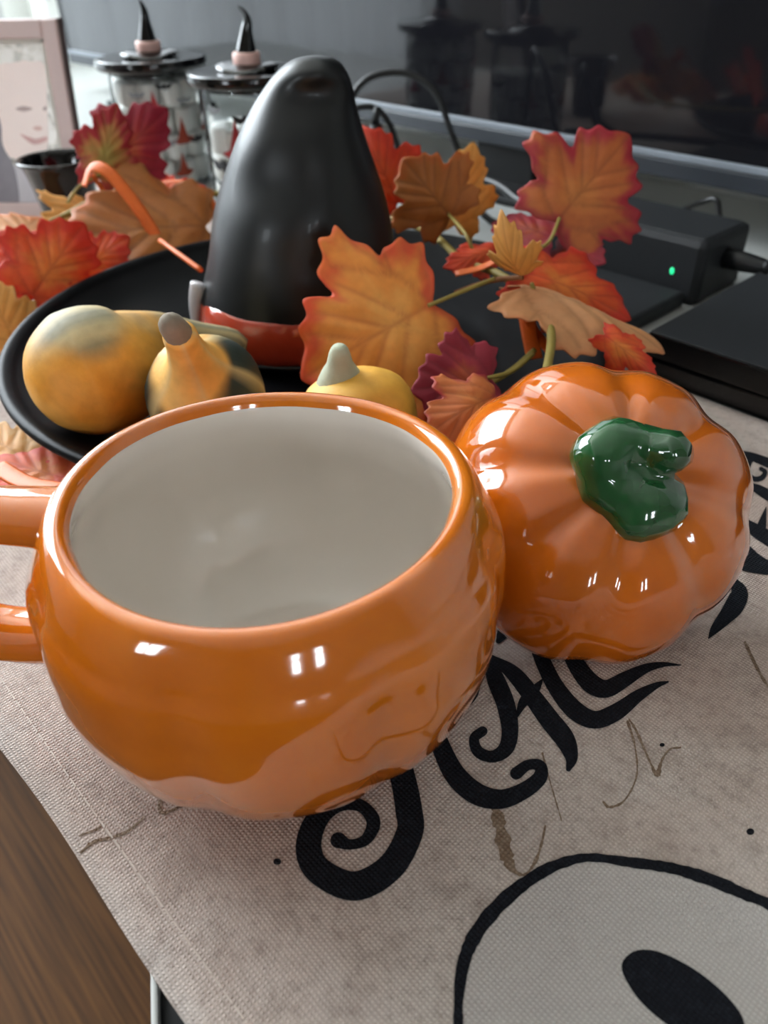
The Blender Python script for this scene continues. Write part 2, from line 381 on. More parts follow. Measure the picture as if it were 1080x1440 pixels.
def patch(name, pts, off, sc, mat, dz, lab):
    P = crc([(off[0]+x*sc, off[1]+y*sc) for x, y in pts], 6)
    c = (sum(p[0] for p in P)/len(P), sum(p[1] for p in P)/len(P))
    v = [surf(*c, dz)] + [surf(*p, dz) for p in P]; return runner_uv(obj(name, v, [(0, i+1, (i+1) % len(P)+1) for i in range(len(P))], mat, RUN, False, label=lab))
OUT = [(150, 1130), (90, 980), (60, 830), (60, 700), (80, 580), (130, 480), (220, 380), (330, 300), (420, 262), (500, 250), (620, 265), (760, 285), (880, 320), (1000, 370), (1100, 415), (1230, 520), (1290, 700), (1240, 950), (1080, 1150), (800, 1230), (400, 1220)]
patch('printed_round_motif', OUT, D_, sD, m_motif, .00012, 'pale rounded printed shape')
WD = [30, 30, 30, 34, 44, 50, 50, 40, 34, 28, 34, 36, 42, 38, 36, 36, 36, 36, 36, 36, 36]
stroke('printed_outline', [(x, y, w_) for (x, y), w_ in zip(OUT, WD)]+[(150, 1130, 30)], D_, sD, dz=.00028, lab='black brush outline of the pale shape', jag=.10)
patch('printed_oval', [(596, 610), (632, 562), (700, 556), (790, 592), (880, 650), (955, 720), (1000, 790), (985, 850), (900, 880), (800, 835), (700, 765), (632, 690)], D_, sD, m_ink, .0002, 'solid black printed oval')
for pts, off, sc in [
    ([(800, 690, 36), (822, 780, 46), (842, 870, 50), (870, 930, 20), (915, 945, 12), (955, 890, 12), (978, 820, 10), (990, 760, 6)], A_, sA),
    ([(735, 545, 6), (770, 600, 14), (810, 690, 12), (850, 780, 10), (878, 830, 24), (900, 760, 12), (940, 700, 10), (995, 690, 10)], B_, sB),
    ([(730, 560, 16), (765, 680, 10), (775, 830, 10), (715, 955, 9), (640, 992, 14), (605, 965, 10)], B_, sB),
    ([(298, 720, 12), (330, 840, 7), (365, 960, 7), (395, 1060, 5)], B_, sB),
    ([(1030, 130, 6), (1070, 210, 6), (1130, 290, 5)], (380, 820), .6481),
    ([(305, 695, 10), (355, 655, 14), (420, 640, 12), (490, 612, 12), (550, 560, 6)], (0, 940), .3704),
    ([(300, 632, 6), (370, 606, 12), (380, 590, 5)], (0, 940), .3704),
    ([(622, 478, 10), (606, 520, 14), (622, 548, 14), (700, 518, 9)], (0, 940), .3704),
    ([(700, 1440, 4), (560, 730, 0)], (9000, 9000), 0)][:-1]:
    stroke('printed_sepia_line', pts, off, sc, m_inkbrown, .0002, 'faint sepia ink line', jag=.35)
for x, y, r_ in ((1055, 1170, 9), (390, 1212, 9), (931, 1048, 5)): stroke('printed_ink_dot', [(x-1, y, r_), (x+1, y, r_)], (0, 0), 1, m_ink, .0002)

# ------------------------------------------------------------------ pumpkin mug
MC = V((-.0365, .195, 0)); RIMZ = .0975
NL = 8
def lob(a, amp, k=NL, ph=.25): return 1 - amp*(abs(cos((a+ph)*k/2)))**10
def mugr(sc=1):
    def fn(r, z, a, i):
        u = max(0, min(1, z/RIMZ)); amp = .035*sin(pi*u)**.8 if 0 < u < 1 else 0
        wob = 1 + .006*sin(2*a+.5)
        return r*lob(a, amp*sc)*wob, z + .0012*sin(2*a+2.0)*u
    return fn
prof = [(.0, .004), (.036, .004), (.040, .0015), (.043, 0), (.047, .0012), (.053, .006), (.0612, .015), (.0690, .026), (.0735, .038), (.0758, .05), (.0758, .060), (.0750, .070), (.0718, .079), (.0685, .0855), (.0660, .0893), (.0635, .0916), (.0608, .0920), (.0590, .0908), (.0580, .0886)]
prof = [(a_*(.99 if b_ > .075 else 1), b_*RIMZ/.092) for a_, b_ in cr(prof, 4)]
mug = thing('pumpkin_mug', 'open orange glazed pumpkin mug with white inside standing on the runner', 'mug', MC)
obj('mug_body', *lathe([(max(r, .0001), z) for r, z in prof], 128, MC, mugr(), True), m_orange, mug)
inn = cr([(.0581, .0887), (.0582, .0868), (.0598, .082), (.0645, .073), (.0695, .060), (.0690, .048), (.0650, .034), (.0570, .022), (.045, .012), (.030, .0085), (.0001, .0075)], 4)
inn = [(a_*.99, b_*RIMZ/.092) for a_, b_ in inn]
obj('mug_lining', *lathe([(max(r, .0001), z) for r, z in inn], 96, MC, mugr(.5), False, True), m_liner, mug, label='white glazed inside of the mug')
# handle: loop on the left
hd = V((-1, .03, 0)).normalized()
def hp(r, z): return MC + hd*r + V((0, 0, z))
hpts = [hp(.064, .0850), hp(.078, .0865), hp(.092, .0870), hp(.111, .0830), hp(.123, .0690), hp(.121, .0500), hp(.108, .0370), hp(.090, .0330), hp(.064, .0350)]
P = cr([tuple(p) for p in hpts], 8); n_ = len(P)
obj('mug_handle', *tube(P, [.0108+.002*abs(2*i/(n_-1)-1)**3 for i in range(n_)], 24, .72, True), m_orange, mug)

# ------------------------------------------------------------------ lid
LC = V((.0855, .2545, .0393))
LM = M.Rotation(R(4), 3, 'Y') @ M.Rotation(R(36), 3, 'X')
lid = thing('pumpkin_cover', 'orange glazed pumpkin lid with green stem knob leaning beside the mug', 'lid', LC)
def lidr(r, z, a, i):
    u = r/.063; g = (abs(cos((a+.12)*4)))**5; ir = 1+.02*sin(3*a+1)+.012*sin(2*a)
    return r*(1-.04*g*sm(.25, 1, u))*ir, z - .0022*g*sm(.1, .5, u)*(1-sm(.85, 1.02, u))
lp = cr([(.0001, .0440), (.010, .0440), (.020, .0440), (.032, .0422), (.043, .0375), (.052, .0295), (.0585, .0195), (.0622, .0085), (.0630, .0), (.0610, -.0045), (.057, -.006), (.050, -.005)], 4)
obj('lid_dome', *lathe([(max(r, .0001), z) for r, z in lp], 160, LC, lidr, False, False, LM), m_orange2, lid)
fl_ = [(.050, -.005), (.0490, -.008), (.0485, -.012), (.046, -.0125), (.0445, -.010), (.043, .006), (.030, .018), (.0001, .024)]
obj('lid_flange', *lathe(fl_, 64, LC, None, False, True, LM), m_liner, lid)
# stem: blended balls -> one mesh
mball = bpy.data.metaballs.new('stem_balls'); mball.resolution = .0011; mball.render_resolution = .0011; mball.threshold = .35
mo = bpy.data.objects.new('stem_balls', mball); C.objects.link(mo)
for x, y, z, r_ in [(0, -.006, .002, .0165), (-.010, -.003, .003, .013), (.010, -.009, .003, .015), (.002, -.013, .001, .014), (.012, -.002, .003, .010),
                    (-.0125, .007, .009, .0155), (-.006, .013, .011, .0125), (.002, .012, .011, .0095), (.009, .008, .014, .0112), (.0105, .006, .017, .0105), (.002, .005, .003, .011)]:
    e = mball.elements.new(); e.co = (x, y, z); e.radius = r_
bpy.context.view_layer.update()
dg = bpy.context.evaluated_depsgraph_get(); tmp = bpy.data.meshes.new_from_object(mo.evaluated_get(dg))
sv = [LM @ (V(v_.co)+V((0, -.003, .0415))) + LC for v_ in tmp.vertices]; sf = [tuple(p.vertices) for p in tmp.polygons]
bpy.data.objects.remove(mo)
st_o = obj('lid_stem', sv, sf, m_green, lid, label='glossy green curled stem knob')

# ------------------------------------------------------------------ bowl
BC = V((-.041, .464, 0)); BR, BZ = .186, .036
bowl = thing('black_bowl', 'wide shallow black bowl holding gourds and a witch hat', 'bowl', BC)
bp = cr([(.0001, .003), (.085, .003), (.088, 0), (.095, 0), (.099, .002), (.125, .008), (.155, .018), (.178, .0275), (.1858, .0325), (.1875, .0350), (.1865, .0374), (.1835, .0380), (.1800, .0362), (.174, .0318), (.155, .0225), (.125, .0135), (.10, .0095), (.0001, .0085)], 4)
obj('bowl_body', *lathe([(max(r, .0001), z) for r, z in bp], 128, BC), m_bowl, bowl)
BF = .0088

# ------------------------------------------------------------------ witch hat ornament
HY = .505
rows = [(75, 432, 452), (79, 416, 468), (88, 401, 481), (102, 386, 490), (122, 371, 496), (150, 353, 501), (190, 333, 512), (230, 319, 526), (270, 308, 540), (310, 300, 551), (345, 294, 556), (380, 288, 558), (405, 284, 556)]
sec = []
for y, l, r in rows:
    a, b = at(l, y, HY), at(r, y, HY); sec.append(((a.x+b.x)/2, (a.z+b.z)/2, (b.x-a.x)/2))
hat = thing('witch_hat_ornament', 'black ceramic witch hat ornament with red band standing in the bowl', 'ornament', V((sec[-1][0], HY, BF)))
hx = sec[-1][0]; hr = sec[-1][2]
secs = cr(sec, 4); v, f = [], []; sg = 56
for i, (x, z, r) in enumerate(secs):
    zz = max(z, .0) ; u = i/(len(secs)-1)
    for k in range(sg):
        a = 2*pi*k/sg
        dn = 1 + .05*u*sin(2*a+5*u+1.2)*(1-u)*2 - .22*exp(-((u-.34)/.09)**2)*max(0, cos(a-R(-70)))**2 + .10*exp(-((u-.2)/.07)**2)*max(0, cos(a-R(-80)))**2 - .07*exp(-((u-.58)/.08)**2)*max(0, cos(a-R(-110)))**3 + .04*exp(-((u-.68)/.07)**2)*max(0, cos(a-R(-120)))**2
        dn *= 1 + .035*NZ.noise(V((cos(a)*1.6, sin(a)*1.6, u*5))); dx = 1 + .03*NZ.noise(V((cos(a)*1.6, sin(a)*1.6, u*5+9)))*sm(0, .2, u)
        v.append(V((x + r*dx*cos(a), HY + r*dn*sin(a) - .012*(1-u)**2, zz)))
for i in range(len(secs)-1):
    for k in range(sg): k2 = (k+1) % sg; f.append((i*sg+k, i*sg+k2, (i+1)*sg+k2, (i+1)*sg+k))
f.append(tuple(range(sg)))
hb = obj('hat_cone', v, f, m_hat, hat)
zb_ = secs[-1][1]
# continue the cone down behind the band, then band and brim
HCN = V((hx, HY, 0))
obj('hat_band', *lathe(cr([(hr*.90, zb_+.004), (hr*.985, zb_+.003), (hr*1.035, zb_-.003), (hr*1.06, zb_-.012), (hr*1.05, zb_-.021), (hr*1.0, zb_-.0265), (hr*.9, zb_-.0275)], 4), 72, HCN, lambda r, z, a, i: (r*(1+.006*sin(5*a)), z+.0008*sin(7*a))), m_band, hat)
obj('hat_brim', *lathe(cr([(.0001, BF+.0006), (hr*.85, BF+.0008), (hr*1.02, BF+.0045), (hr*1.06, BF+.0072), (hr*1.04, BF+.0085), (hr*1.0, max(zb_-.026, BF+.0065)), (hr*.8, max(zb_-.025, BF+.007))], 3), 72, HCN), m_hat, hat)
ba = R(198)
bk = MB()
for da, z0_, z1_ in ((-.07, zb_-.030, zb_+.006), (.07, zb_-.030, zb_+.006)):
    pass
pp = [HCN + V((cos(ba+.0)*hr*k_, sin(ba)*hr*k_, z_)) for k_, z_ in ((1.0, zb_+.012), (1.06, zb_+.002), (1.09, zb_-.010), (1.07, zb_-.024))]
P = cr([tuple(p) for p in pp], 6); obj('hat_buckle', *tube(P, [.0055-.0035*i/(len(P)-1) for i in range(len(P))], 12), m_buckle, hat, label='silvery buckle strap on the band')

# ------------------------------------------------------------------ gourds
def gourd(name, label, pts, colf, seg=40, n=10, ribs=0, nr=10):
    """pts: (x,y,z,r) along the spine, colf(u, a, p) -> linear colour"""
    P = cr(pts, n); path = [p[:3] for p in P]; rad = [max(p[3], .0006) for p in P]
    v, f = tube(path, rad, seg)
    b = V(pts[0][:3]); lowz = min(p.z for p in v)
    root = thing(name, label, 'gourd', V((sum(p.x for p in v)/len(v), sum(p.y for p in v)/len(v), lowz)))
    cols = []
    for i in range(len(P)):
        for k in range(seg):
            a = 2*pi*k/seg; u = i/(len(P)-1)
            if ribs:
                c_ = V(path[i]); d = v[i*seg+k]-c_; v[i*seg+k] = c_ + d*(1-ribs*abs(cos(a*nr/2))**6)
            cols.append(colf(u, a, v[i*seg+k]))
    o = obj('gourd_body', v, f, m_gourd, root); colattr(o, cols); return root
Y1, Y2, GR, CRM = srgb('DE982A')[:3], srgb('ECBC68')[:3], srgb('1C2B24')[:3], srgb('D8BE86')[:3]
GG = srgb('8F8768')[:3]; BRN = srgb('6B5A3C')[:3]
def nz(p, s): return NZ.noise(p*s)
c1 = up(129, 522, .0550); e1 = up(340, 494, .036); d1 = (e1-c1); 
def col1(u, a, p):
    top = sm(.014, .030, p.z - c1.z + .012*nz(p, 40) + .0*u); neck = sm(.48, .62, u+.05*nz(p, 60))
    st = abs(cos(a*4.5+.4+.6*nz(p, 30)))**3
    c = lerp(Y1, lerp(Y1, Y2, .5), .5+.8*nz(p, 55)); g = lerp(lerp(GG, GR, .25), lerp(GG, CRM, .6), st)
    return lerp(c, g, max(top, neck))
dd = d1.normalized()
def sp(s, r, up_=0.0): q_ = c1 + dd*s + V((-dd.y, dd.x, 0)).normalized()*(.011*sin(pi*max(0, min(1, s/d1.length)))**2); z_ = c1.z + (e1.z-c1.z)*max(0, min(1, s/d1.length)) + up_; return (q_.x, q_.y, z_, r)
RG1 = .0325
gourd('swan_gourd', 'orange gourd with grey green striped crooked neck in the bowl', [sp(-.0325, .001), sp(-.0310, .0105), sp(-.0245, .0215), sp(-.012, .0302), sp(0, RG1), sp(.014, .0305), sp(.030, .0240, .003), (sp(.047, .0185, .005)), sp(.066, .0130, .005), sp(.085, .0105, .003), sp(d1.length-.012, .0080), sp(d1.length-.003, .0062), sp(d1.length, .0020)], col1)
c2 = up(288, 549, .0540)
b2 = V((c2.x, c2.y, BF+.001)); tip2 = up(233, 442, .098)
ax2 = (up(244, 452, .104) - c2)
def col2(u, a, p):
    h = (p-c2).dot(ax2.normalized()); st = abs(cos(a*2.5+.9))**26
    g = sm(-.004, .004, -h+.013+.006*nz(p, 70) + .016*max(0, (p.x-c2.x)/.035))
    c = lerp(Y2, srgb('D99A3E')[:3], .5+.9*nz(p, 45)); c = lerp(c, GR, g); return lerp(c, CRM, .8*st)
an = ax2.normalized(); L2 = ax2.length
def s2(s, r): q_ = c2+an*s; return (q_.x, q_.y, q_.z, r)
g2 = gourd('pear_gourd', 'small yellow and dark green pear gourd with pale stripes and stubby stem', [s2(-.028, .001), s2(-.026, .0115), s2(-.019, .0225), s2(-.008, .0285), s2(.003, .0285), s2(.013, .0240), s2(.022, .0155), s2(.031, .0105), s2(.042, .0080), s2(.050, .0074), s2(.052, .0050)], col2, ribs=.02, nr=5)
m_stem = simple('dry_stem', '857A6C', .8, .3, 0, .3, 150, .3, 500); m_stem2 = simple('pale_stem', 'A9AD96', .7, .3, 0, .15, 150, .3, 500)
q0 = c2+an*.0485; P = cr([tuple(q0)+(.0064,), tuple(q0+an*.006+V((-.001, 0, 0)))+(.0060,), tuple(q0+an*.011+V((-.002, 0, 0)))+(.0050,), tuple(q0+an*.0140+V((-.0025, 0, 0)))+(.0022,)], 4)
obj('gourd_stem', *tube([p[:3] for p in P], [p[3] for p in P], 14), m_stem, g2, label='grey brown dried stem')
c3 = up(505, 590, .046)
def s3(s, r): return (c3.x-.12*s, c3.y+.2*s, c3.z+s, r)
def col3(u, a, p): return lerp(srgb('D9A63A')[:3], srgb('C98F2E')[:3], .5+.9*nz(p, 40))
g3 = gourd('yellow_gourd', 'round plain yellow gourd with pale green stem behind the mug rim', [s3(-.024, .001), s3(-.022, .012), s3(-.015, .023), s3(-.004, .0280), s3(.0075, .0275), s3(.0165, .0225), s3(.0215, .014), s3(.023, .0075)], col3, ribs=.03, nr=7)
q0 = up(479, 535, .066); q1 = up(477, 487, .084)
P = cr([tuple(q0-(q1-q0)*.25)+(.0125,), tuple(q0.lerp(q1, .15))+(.0098,), tuple(q0.lerp(q1, .5))+(.0063,), tuple(q0.lerp(q1, .85))+(.0046,), tuple(q1)+(.0030,)], 4)
obj('gourd_stem', *tube([p[:3] for p in P], [p[3] for p in P], 14), m_stem2, g3, label='pale grey green stem')

# ------------------------------------------------------------------ leaf garland
HALF = [(0, 0), (.07, -.05), (.16, -.10), (.25, -.10), (.37, -.15), (.41, -.06), (.48, -.02), (.46, .06), (.45, .12), (.41, .17), (.49, .20), (.56, .27), (.68, .31), (.65, .38), (.68, .46), (.59, .49), (.54, .57), (.45, .565), (.375, .55), (.345, .58), (.375, .65), (.39, .74), (.30, .77), (.26, .86), (.16, .875), (.09, .94), (0, 1.0)]
OUTL = HALF + [(-x*.97, y+.015) for x, y in reversed(HALF[1:-1])]
def dens(P, n):
    out = []
    for a, b in zip(P, P[1:]+P[:1]):
        for k in range(n): t = k/n; out.append((a[0]+(b[0]-a[0])*t, a[1]+(b[1]-a[1])*t))
    return out
VEINS = [((0, 0), (0, .97))] + [((0, 0), (s*x, y)) for s in (1, -1) for x, y in ((.62, .31), (.36, -.11))] + \
        [((0, y0), (s*x, y)) for s in (1, -1) for y0, x, y in ((.35, .30, .70), (.52, .22, .82), (.2, .40, .5))] + \
        [((s*.25, .125), (s*.5, .46)) for s in (1, -1)] + [((s*.3, .15), (s*.5, .12)) for s in (1, -1)]
def segd(p, a, b):
    ax, ay = a; bx, by = b; dx, dy = bx-ax, by-ay; t = max(0, min(1, ((p[0]-ax)*dx+(p[1]-ay)*dy)/(dx*dx+dy*dy)))
    return sqrt((p[0]-ax-t*dx)**2+(p[1]-ay-t*dy)**2)
PAL = {'orange': ('F0AE58', 'EC9C46', 'E05A34', 'BC6030'), 'deep': ('C87A3A', 'C06A34', 'A82432', '8A4A26'), 'crimson': ('B8502E', 'A82E34', '9A2036', '6E1420'),
       'brown': ('B8722E', 'B06A2C', 'C06426', '6E421C'), 'red': ('E08034', 'DC5A26', 'D2361E', 'A83A1C'), 'yellow': ('DE9E50', 'DCA050', 'E0B070', 'A8702E'), 'pale': ('D9A070', 'D69A68', 'D88A58', 'A06A40'), 'scarlet': ('DA5A24', 'DA4A20', 'D03A1C', 'A03018'),
       'redgreen': ('A89044', 'B87A3C', 'A8242C', '8A6A30')}
GAR = thing('leaf_garland', 'autumn garland of orange and red fabric maple leaves wound round the black bowl', 'garland', BC+V((0, .05, 0)))
def leaf(base, tip, nrm, pal, wd=1.0, bow=.12, fold=.1, curl=0.0, ripple=.03, seed=0, edge=.62, lab=None, pet=None):
    rnd = random.Random(seed); B, Tp = V(base), V(tip); L = (Tp-B).length; y = (Tp-B)/L
    z = V(nrm); z = (z-y*z.dot(y)).normalized(); x = y.cross(z)
    ol = crc(OUTL, 5); ol = [(px*(1+.05*sin(5*i/len(ol)*6.28+seed)), py) for i, (px, py) in enumerate(ol)]
    cx, cy = 0, .30; rings = 16; pts = [(cx, cy, 0)]
    for r in range(1, rings+1):
        u = r/rings
        for px, py in ol: pts.append((cx+(px-cx)*u, cy+(py-cy)*u, u))
    n_ = len(ol); f = [(0, 1+k, 1+(k+1) % n_) for k in range(n_)]
    for r in range(rings-1):
        o1 = 1+r*n_; o2 = o1+n_
        for k in range(n_): f.append((o1+k, o2+k, o2+(k+1) % n_, o1+(k+1) % n_))
    c0, c1_, c2_, cv = [srgb(h)[:3] for h in PAL[pal]]
    v, cols = [], []
    for px, py, u in pts:
        vd = min(segd((px, py), a, b) for a, b in VEINS); vn = exp(-(vd/.016)**2)
        h = -bow*(py-.4)**2*1.6 - fold*abs(px)**1.4 + ripple*sin(px*9+seed)*cos(py*8+seed*2)*u - .014*exp(-(vd/.05)**2) + curl*max(0, py-.45)**2*2.4
        v.append(B + x*(px*wd*L) + y*(py*L) + z*(h*L))
        q_ = V((px*3+seed*7, py*3, seed*.37)); e = u + .28*NZ.noise(q_*1.6) + .1*NZ.noise(q_*6)
        c = lerp(c0, c1_, sm(.1, .55, e)); c = lerp(c, c2_, sm(edge, edge+.34, e)); c = lerp(c, cv, .42*vn); cols.append(c)
    o = obj('leaf', v, f, m_leaf, GAR, label=lab); colattr(o, cols)
    sd = o.modifiers.new('solid', 'SOLIDIFY'); sd.thickness = .0005
    if pet is not None:
        pts_ = [B+y*(.05*L)] + [V(p) for p in pet]; pts_[0] -= z*.001
        rope('leaf_stalk', pts_, .0012, m_twig, o, 6, 8)
    return o
def cd(p, k=(0, 0, 0)): return (V((0, 0, HC))-V(p)).normalized() + V(k)
def lf(bp, bY, tp, tY, pal, tilt=(0, 0, 0), pet=None, **k):
    b, t_ = at(*bp, bY), at(*tp, tY); return leaf(b, t_, cd((b+t_)/2, tilt), pal, pet=[at(x, y, Y) for x, y, Y in pet] if pet else None, **k)
# right hand side
lf((612, 424), .405, (424, 530), .375, 'orange', (0, 0, .15), wd=1.05, bow=.12, fold=.12, seed=1, edge=.66, lab='large orange leaf in front of the hat', pet=[(655, 408, .415), (695, 392, .43)])
lf((692, 530), .358, (578, 548), .352, 'crimson', (.1, 0, .3), wd=1.0, bow=.1, fold=.15, seed=2, edge=.35, lab='dark crimson leaf below the large orange leaf', pet=[(720, 522, .37), (750, 498, .39)])
lf((700, 552), .315, (602, 604), .290, 'deep', (.1, .0, .6), wd=.8, bow=.2, fold=.3, seed=12, edge=.8)
lf((782, 312), .52, (888, 186), .545, 'deep', (.0, 0, .0), wd=1.0, bow=.1, fold=.1, seed=3, edge=.66, lab='largest red edged leaf before the television', pet=[(772, 340, .51), (745, 355, .50)])
lf((634, 305), .545, (566, 222), .555, 'brown', (-.1, 0, .1), wd=1.05, bow=.15, fold=.18, seed=4, edge=.86, lab='brown orange leaf seen from the back', pet=[(655, 330, .51), (668, 360, .50)])
lf((640, 318), .565, (668, 200), .575, 'yellow', (.2, 0, 0), wd=.7, bow=.1, fold=.2, seed=5, edge=.95)
lf((560, 285), .60, (506, 175), .62, 'scarlet', (0, 0, 0), wd=.75, seed=6)
lf((775, 330), .52, (690, 305), .56, 'crimson', (0, 0, 1.2), wd=.7, seed=7, fold=.2)
lf((700, 350), .50, (625, 372), .48, 'scarlet', (0, 0, .9), wd=.55, seed=8, fold=.3)
lf((738, 392), .42, (948, 474), .395, 'pale', (.55, .9, .75), wd=.62, bow=.2, fold=.35, seed=9, edge=.85, lab='curled leaf seen from its edge', pet=[(760, 430, .42), (772, 470, .415), (768, 520, .40)])
lf((745, 380), .43, (900, 445), .43, 'red', (.0, .1, .4), wd=.55, bow=.25, fold=.3, seed=10)
lf((735, 395), .415, (702, 335), .40, 'yellow', (-.3, 0, -.1), wd=.6, bow=.5, fold=.4, curl=-.3, seed=11, edge=.95)
lf((850, 470), .378, (925, 530), .36, 'red', (.1, 0, .1), wd=.45, bow=.2, fold=.4, seed=13)
lf((780, 345), .53, (850, 365), .50, 'crimson', (0, 0, .8), wd=.8, seed=14, fold=.2)
# left hand side
lf((140, 250), .66, (166, 142), .70, 'redgreen', (0, 0, 0), wd=.62, bow=.15, fold=.2, seed=21, edge=.5, lab='upright red leaf with green middle by the jars', pet=[(112, 262, .65), (95, 285, .64)])
lf((150, 235), .67, (238, 150), .72, 'crimson', (0, 0, .1), wd=.7, bow=.1, fold=.2, seed=22, edge=.45)
lf((290, 314), .64, (78, 326), .595, 'brown', (0, 0, 1.1), wd=.95, bow=.15, fold=.12, seed=23, edge=.85, lab='brown orange leaf lying over the bowl rim')
lf((140, 300), .68, (70, 330), .62, 'yellow', (0, 0, .5), wd=.9, seed=24, edge=.9)
lf((215, 290), .70, (290, 260), .72, 'red', (0, 0, .8), wd=.8, seed=25)
lf((45, 415), .53, (120, 310), .575, 'red', (0, 0, .1), wd=.9, bow=.1, fold=.2, seed=26, edge=.58, lab='bright red orange leaf on the far left rim')
lf((60, 400), .54, (0, 320), .57, 'scarlet', (.1, 0, .1), wd=.9, seed=27)
lf((20, 480), .50, (-25, 385), .52, 'yellow', (.1, 0, .2), wd=.8, seed=28, edge=.8)
lf((110, 385), .58, (180, 330), .60, 'red', (0, 0, .6), wd=.8, seed=32)
lf((20, 330), .66, (60, 300), .72, 'pale', (0, 0, .9), wd=1.0, seed=29)
leaf(up(92, 672, .012), up(-22, 640, .014), (0, -.25, 1), 'red', wd=.8, seed=30, fold=.15, bow=.1)
leaf(up(100, 690, .010), up(-10, 676, .010), (0, -.3, 1), 'scarlet', wd=.7, seed=31, fold=.15, bow=.1)
leaf(up(30, 640, .014), up(-40, 600, .016), (0, -.2, 1), 'yellow', wd=.7, seed=33, bow=.1)
# vine, twigs and raffia
vine = [(75, 312, .63), (165, 268, .68), (260, 270, .70), (400, 280, .69), (520, 300, .63), (600, 325, .57), (650, 366, .51), (700, 385, .46), (760, 425, .425), (775, 470, .385), (768, 528, .350)]
rope('vine', [at(*p) for p in vine], .0024, m_twig, GAR, 6, 10)
rope('twig', [at(640, 412, .435), at(690, 395, .44), at(735, 390, .43)], .0016, m_twig2, GAR)
rope('twig', [at(752, 492, .40), at(720, 520, .39), at(680, 545, .375)], .0016, m_twig, GAR)
rope('twig', [at(70, 312, .62), at(115, 292, .64), at(160, 270, .66)], .0018, m_twig, GAR)
rope('twig', [at(200, 285, .68), at(255, 292, .69), at(300, 302, .68)], .002, m_twig, GAR)
rope('twig', [at(225, 338, .58), at(255, 360, .55), at(283, 380, .53)], .0018, m_raffia, GAR)
for pts in ([(118, 262, .64), (128, 236, .645), (150, 240, .64), (185, 280, .63), (215, 325, .62), (225, 345, .615)], [(200, 262, .70), (250, 255, .70), (285, 268, .69), (305, 300, .68)], [(130, 245, .65), (150, 275, .65), (170, 300, .64)],
            [(735, 425, .42), (748, 460, .415), (775, 495, .405)], [(738, 430, .425), (745, 470, .41), (752, 505, .40)], [(640, 385, .47), (680, 375, .47), (720, 352, .47)],
            [(-5, 655, .300), (35, 678, .285), (85, 688, .278)]):
    rope('raffia_strip', [at(*p) for p in pts], .0048, m_raffia, GAR, 6, 8, .18)

# ------------------------------------------------------------------ television
tv = thing('television', 'large flat black television standing on the console', 'television', W(-.85, -.73, TZ))
TL, TR = -1.62, -.12; zb0, zb1, ztop = .044, .066, .92
rbox('tv_housing', (TL, -.745, zb0), (TR, -.704, ztop), m_blackpl, tv, W, .003)
rbox('tv_bezel', (TL, -.712, zb0), (TR, -.698, zb1-.006), simple('dark_bezel', '2C3036', .4), tv, W, .002)
rbox('tv_bezel_trim', (TL, -.712, zb1-.006), (TR, -.6975, zb1), simple('silver_trim', '7C828A', .35), tv, W, .001)
for a, b, c, d in ((TL, TL+.012, zb1, ztop), (TR-.012, TR, zb1, ztop), (TL+.012, TR-.012, ztop-.012, ztop)): rbox('tv_bezel', (a, -.712, c), (b, -.699, d), m_blackpl, tv, W, .001)
q = NT('screen_glass'); q.l(q.mix(q.noise(3, 2, q.co()), (.006, .006, .008, 1), (.008, .008, .01, 1)), q.b.inputs['Base Color']); q.b.inputs['Roughness'].default_value = .06; q.b.inputs['IOR'].default_value = 1.5
rbox('tv_screen', (TL+.012, -.706, zb1), (TR-.012, -.7005, ztop-.012), q.m, tv, W, .0005)
rbox('tv_foot', (-.66, -.78, TZ), (-.50, -.66, TZ+.008), m_blackpl, tv, W, .002)
rbox('tv_foot_post', (-.62, -.735, TZ), (-.54, -.712, zb0+.004), m_blackpl, tv, W, .002)
rbox('tv_foot', (-1.42, -.78, TZ), (-1.26, -.66, TZ+.008), m_blackpl, tv, W, .002)
rbox('tv_foot_post', (-1.38, -.735, TZ), (-1.30, -.712, zb0+.004), m_blackpl, tv, W, .002)

# ------------------------------------------------------------------ set-top box, power brick, cables
bx = thing('set_top_box', 'flat black set top box at the right beside the pumpkin lid', 'media box', W(-.09, -.55, TZ))
rbox('lower_case', (-.222, -.568, TZ), (.08, -.4265, .0125), m_gloss, bx, W, .0015)
rbox('upper_case', (-.2225, -.569, .0135), (.0805, -.4255, .029), m_gloss, bx, W, .0015)
rbox('top_plate', (-.2215, -.568, .0285), (.0795, -.4265, .0298), m_blackmat, bx, W, .0006)
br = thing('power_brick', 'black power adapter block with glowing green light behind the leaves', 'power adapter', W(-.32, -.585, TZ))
PB = M.Rotation(R(0), 3, 'Z')
rbox('added_dark_block', (-.42, -.548, TZ), (-.262, -.470, .010), m_blackmat, br, W, .003)  # added low block, darkens the table between adapter and set-top box
rbox('brick_case', (-.41, -.62, TZ), (-.255, -.55, .0475), m_blackmat, br, W, .006)
g = NT('green_led'); g.b.inputs['Emission Color'].default_value = (.02, .9, .35, 1); g.b.inputs['Emission Strength'].default_value = 1.3; g.b.inputs['Base Color'].default_value = (.02, .4, .15, 1)
nzz = g.noise(300, 2, g.co()); g.l(g.mix(nzz, (.01, .8, .3, 1), (.03, 1, .4, 1)), g.b.inputs['Emission Color'])
lp_ = at(945, 381, .55); 
r_ = ray(945, 381); kk = (-.55-0)/r_.dot(N); lp_ = V((0, 0, HC))+r_*kk
v, f = lathe([(.0001, .0006), (.0012, .0005), (.0018, .0)], 14, V((0, 0, 0))); 
v = [lp_ + T*p.x + V((0, 0, p.y*1.5)) + N*p.z for p in v]; obj('status_light', v, f, g.m, br, label='glowing green status light')
pc = W(-.255, -.585, .028)
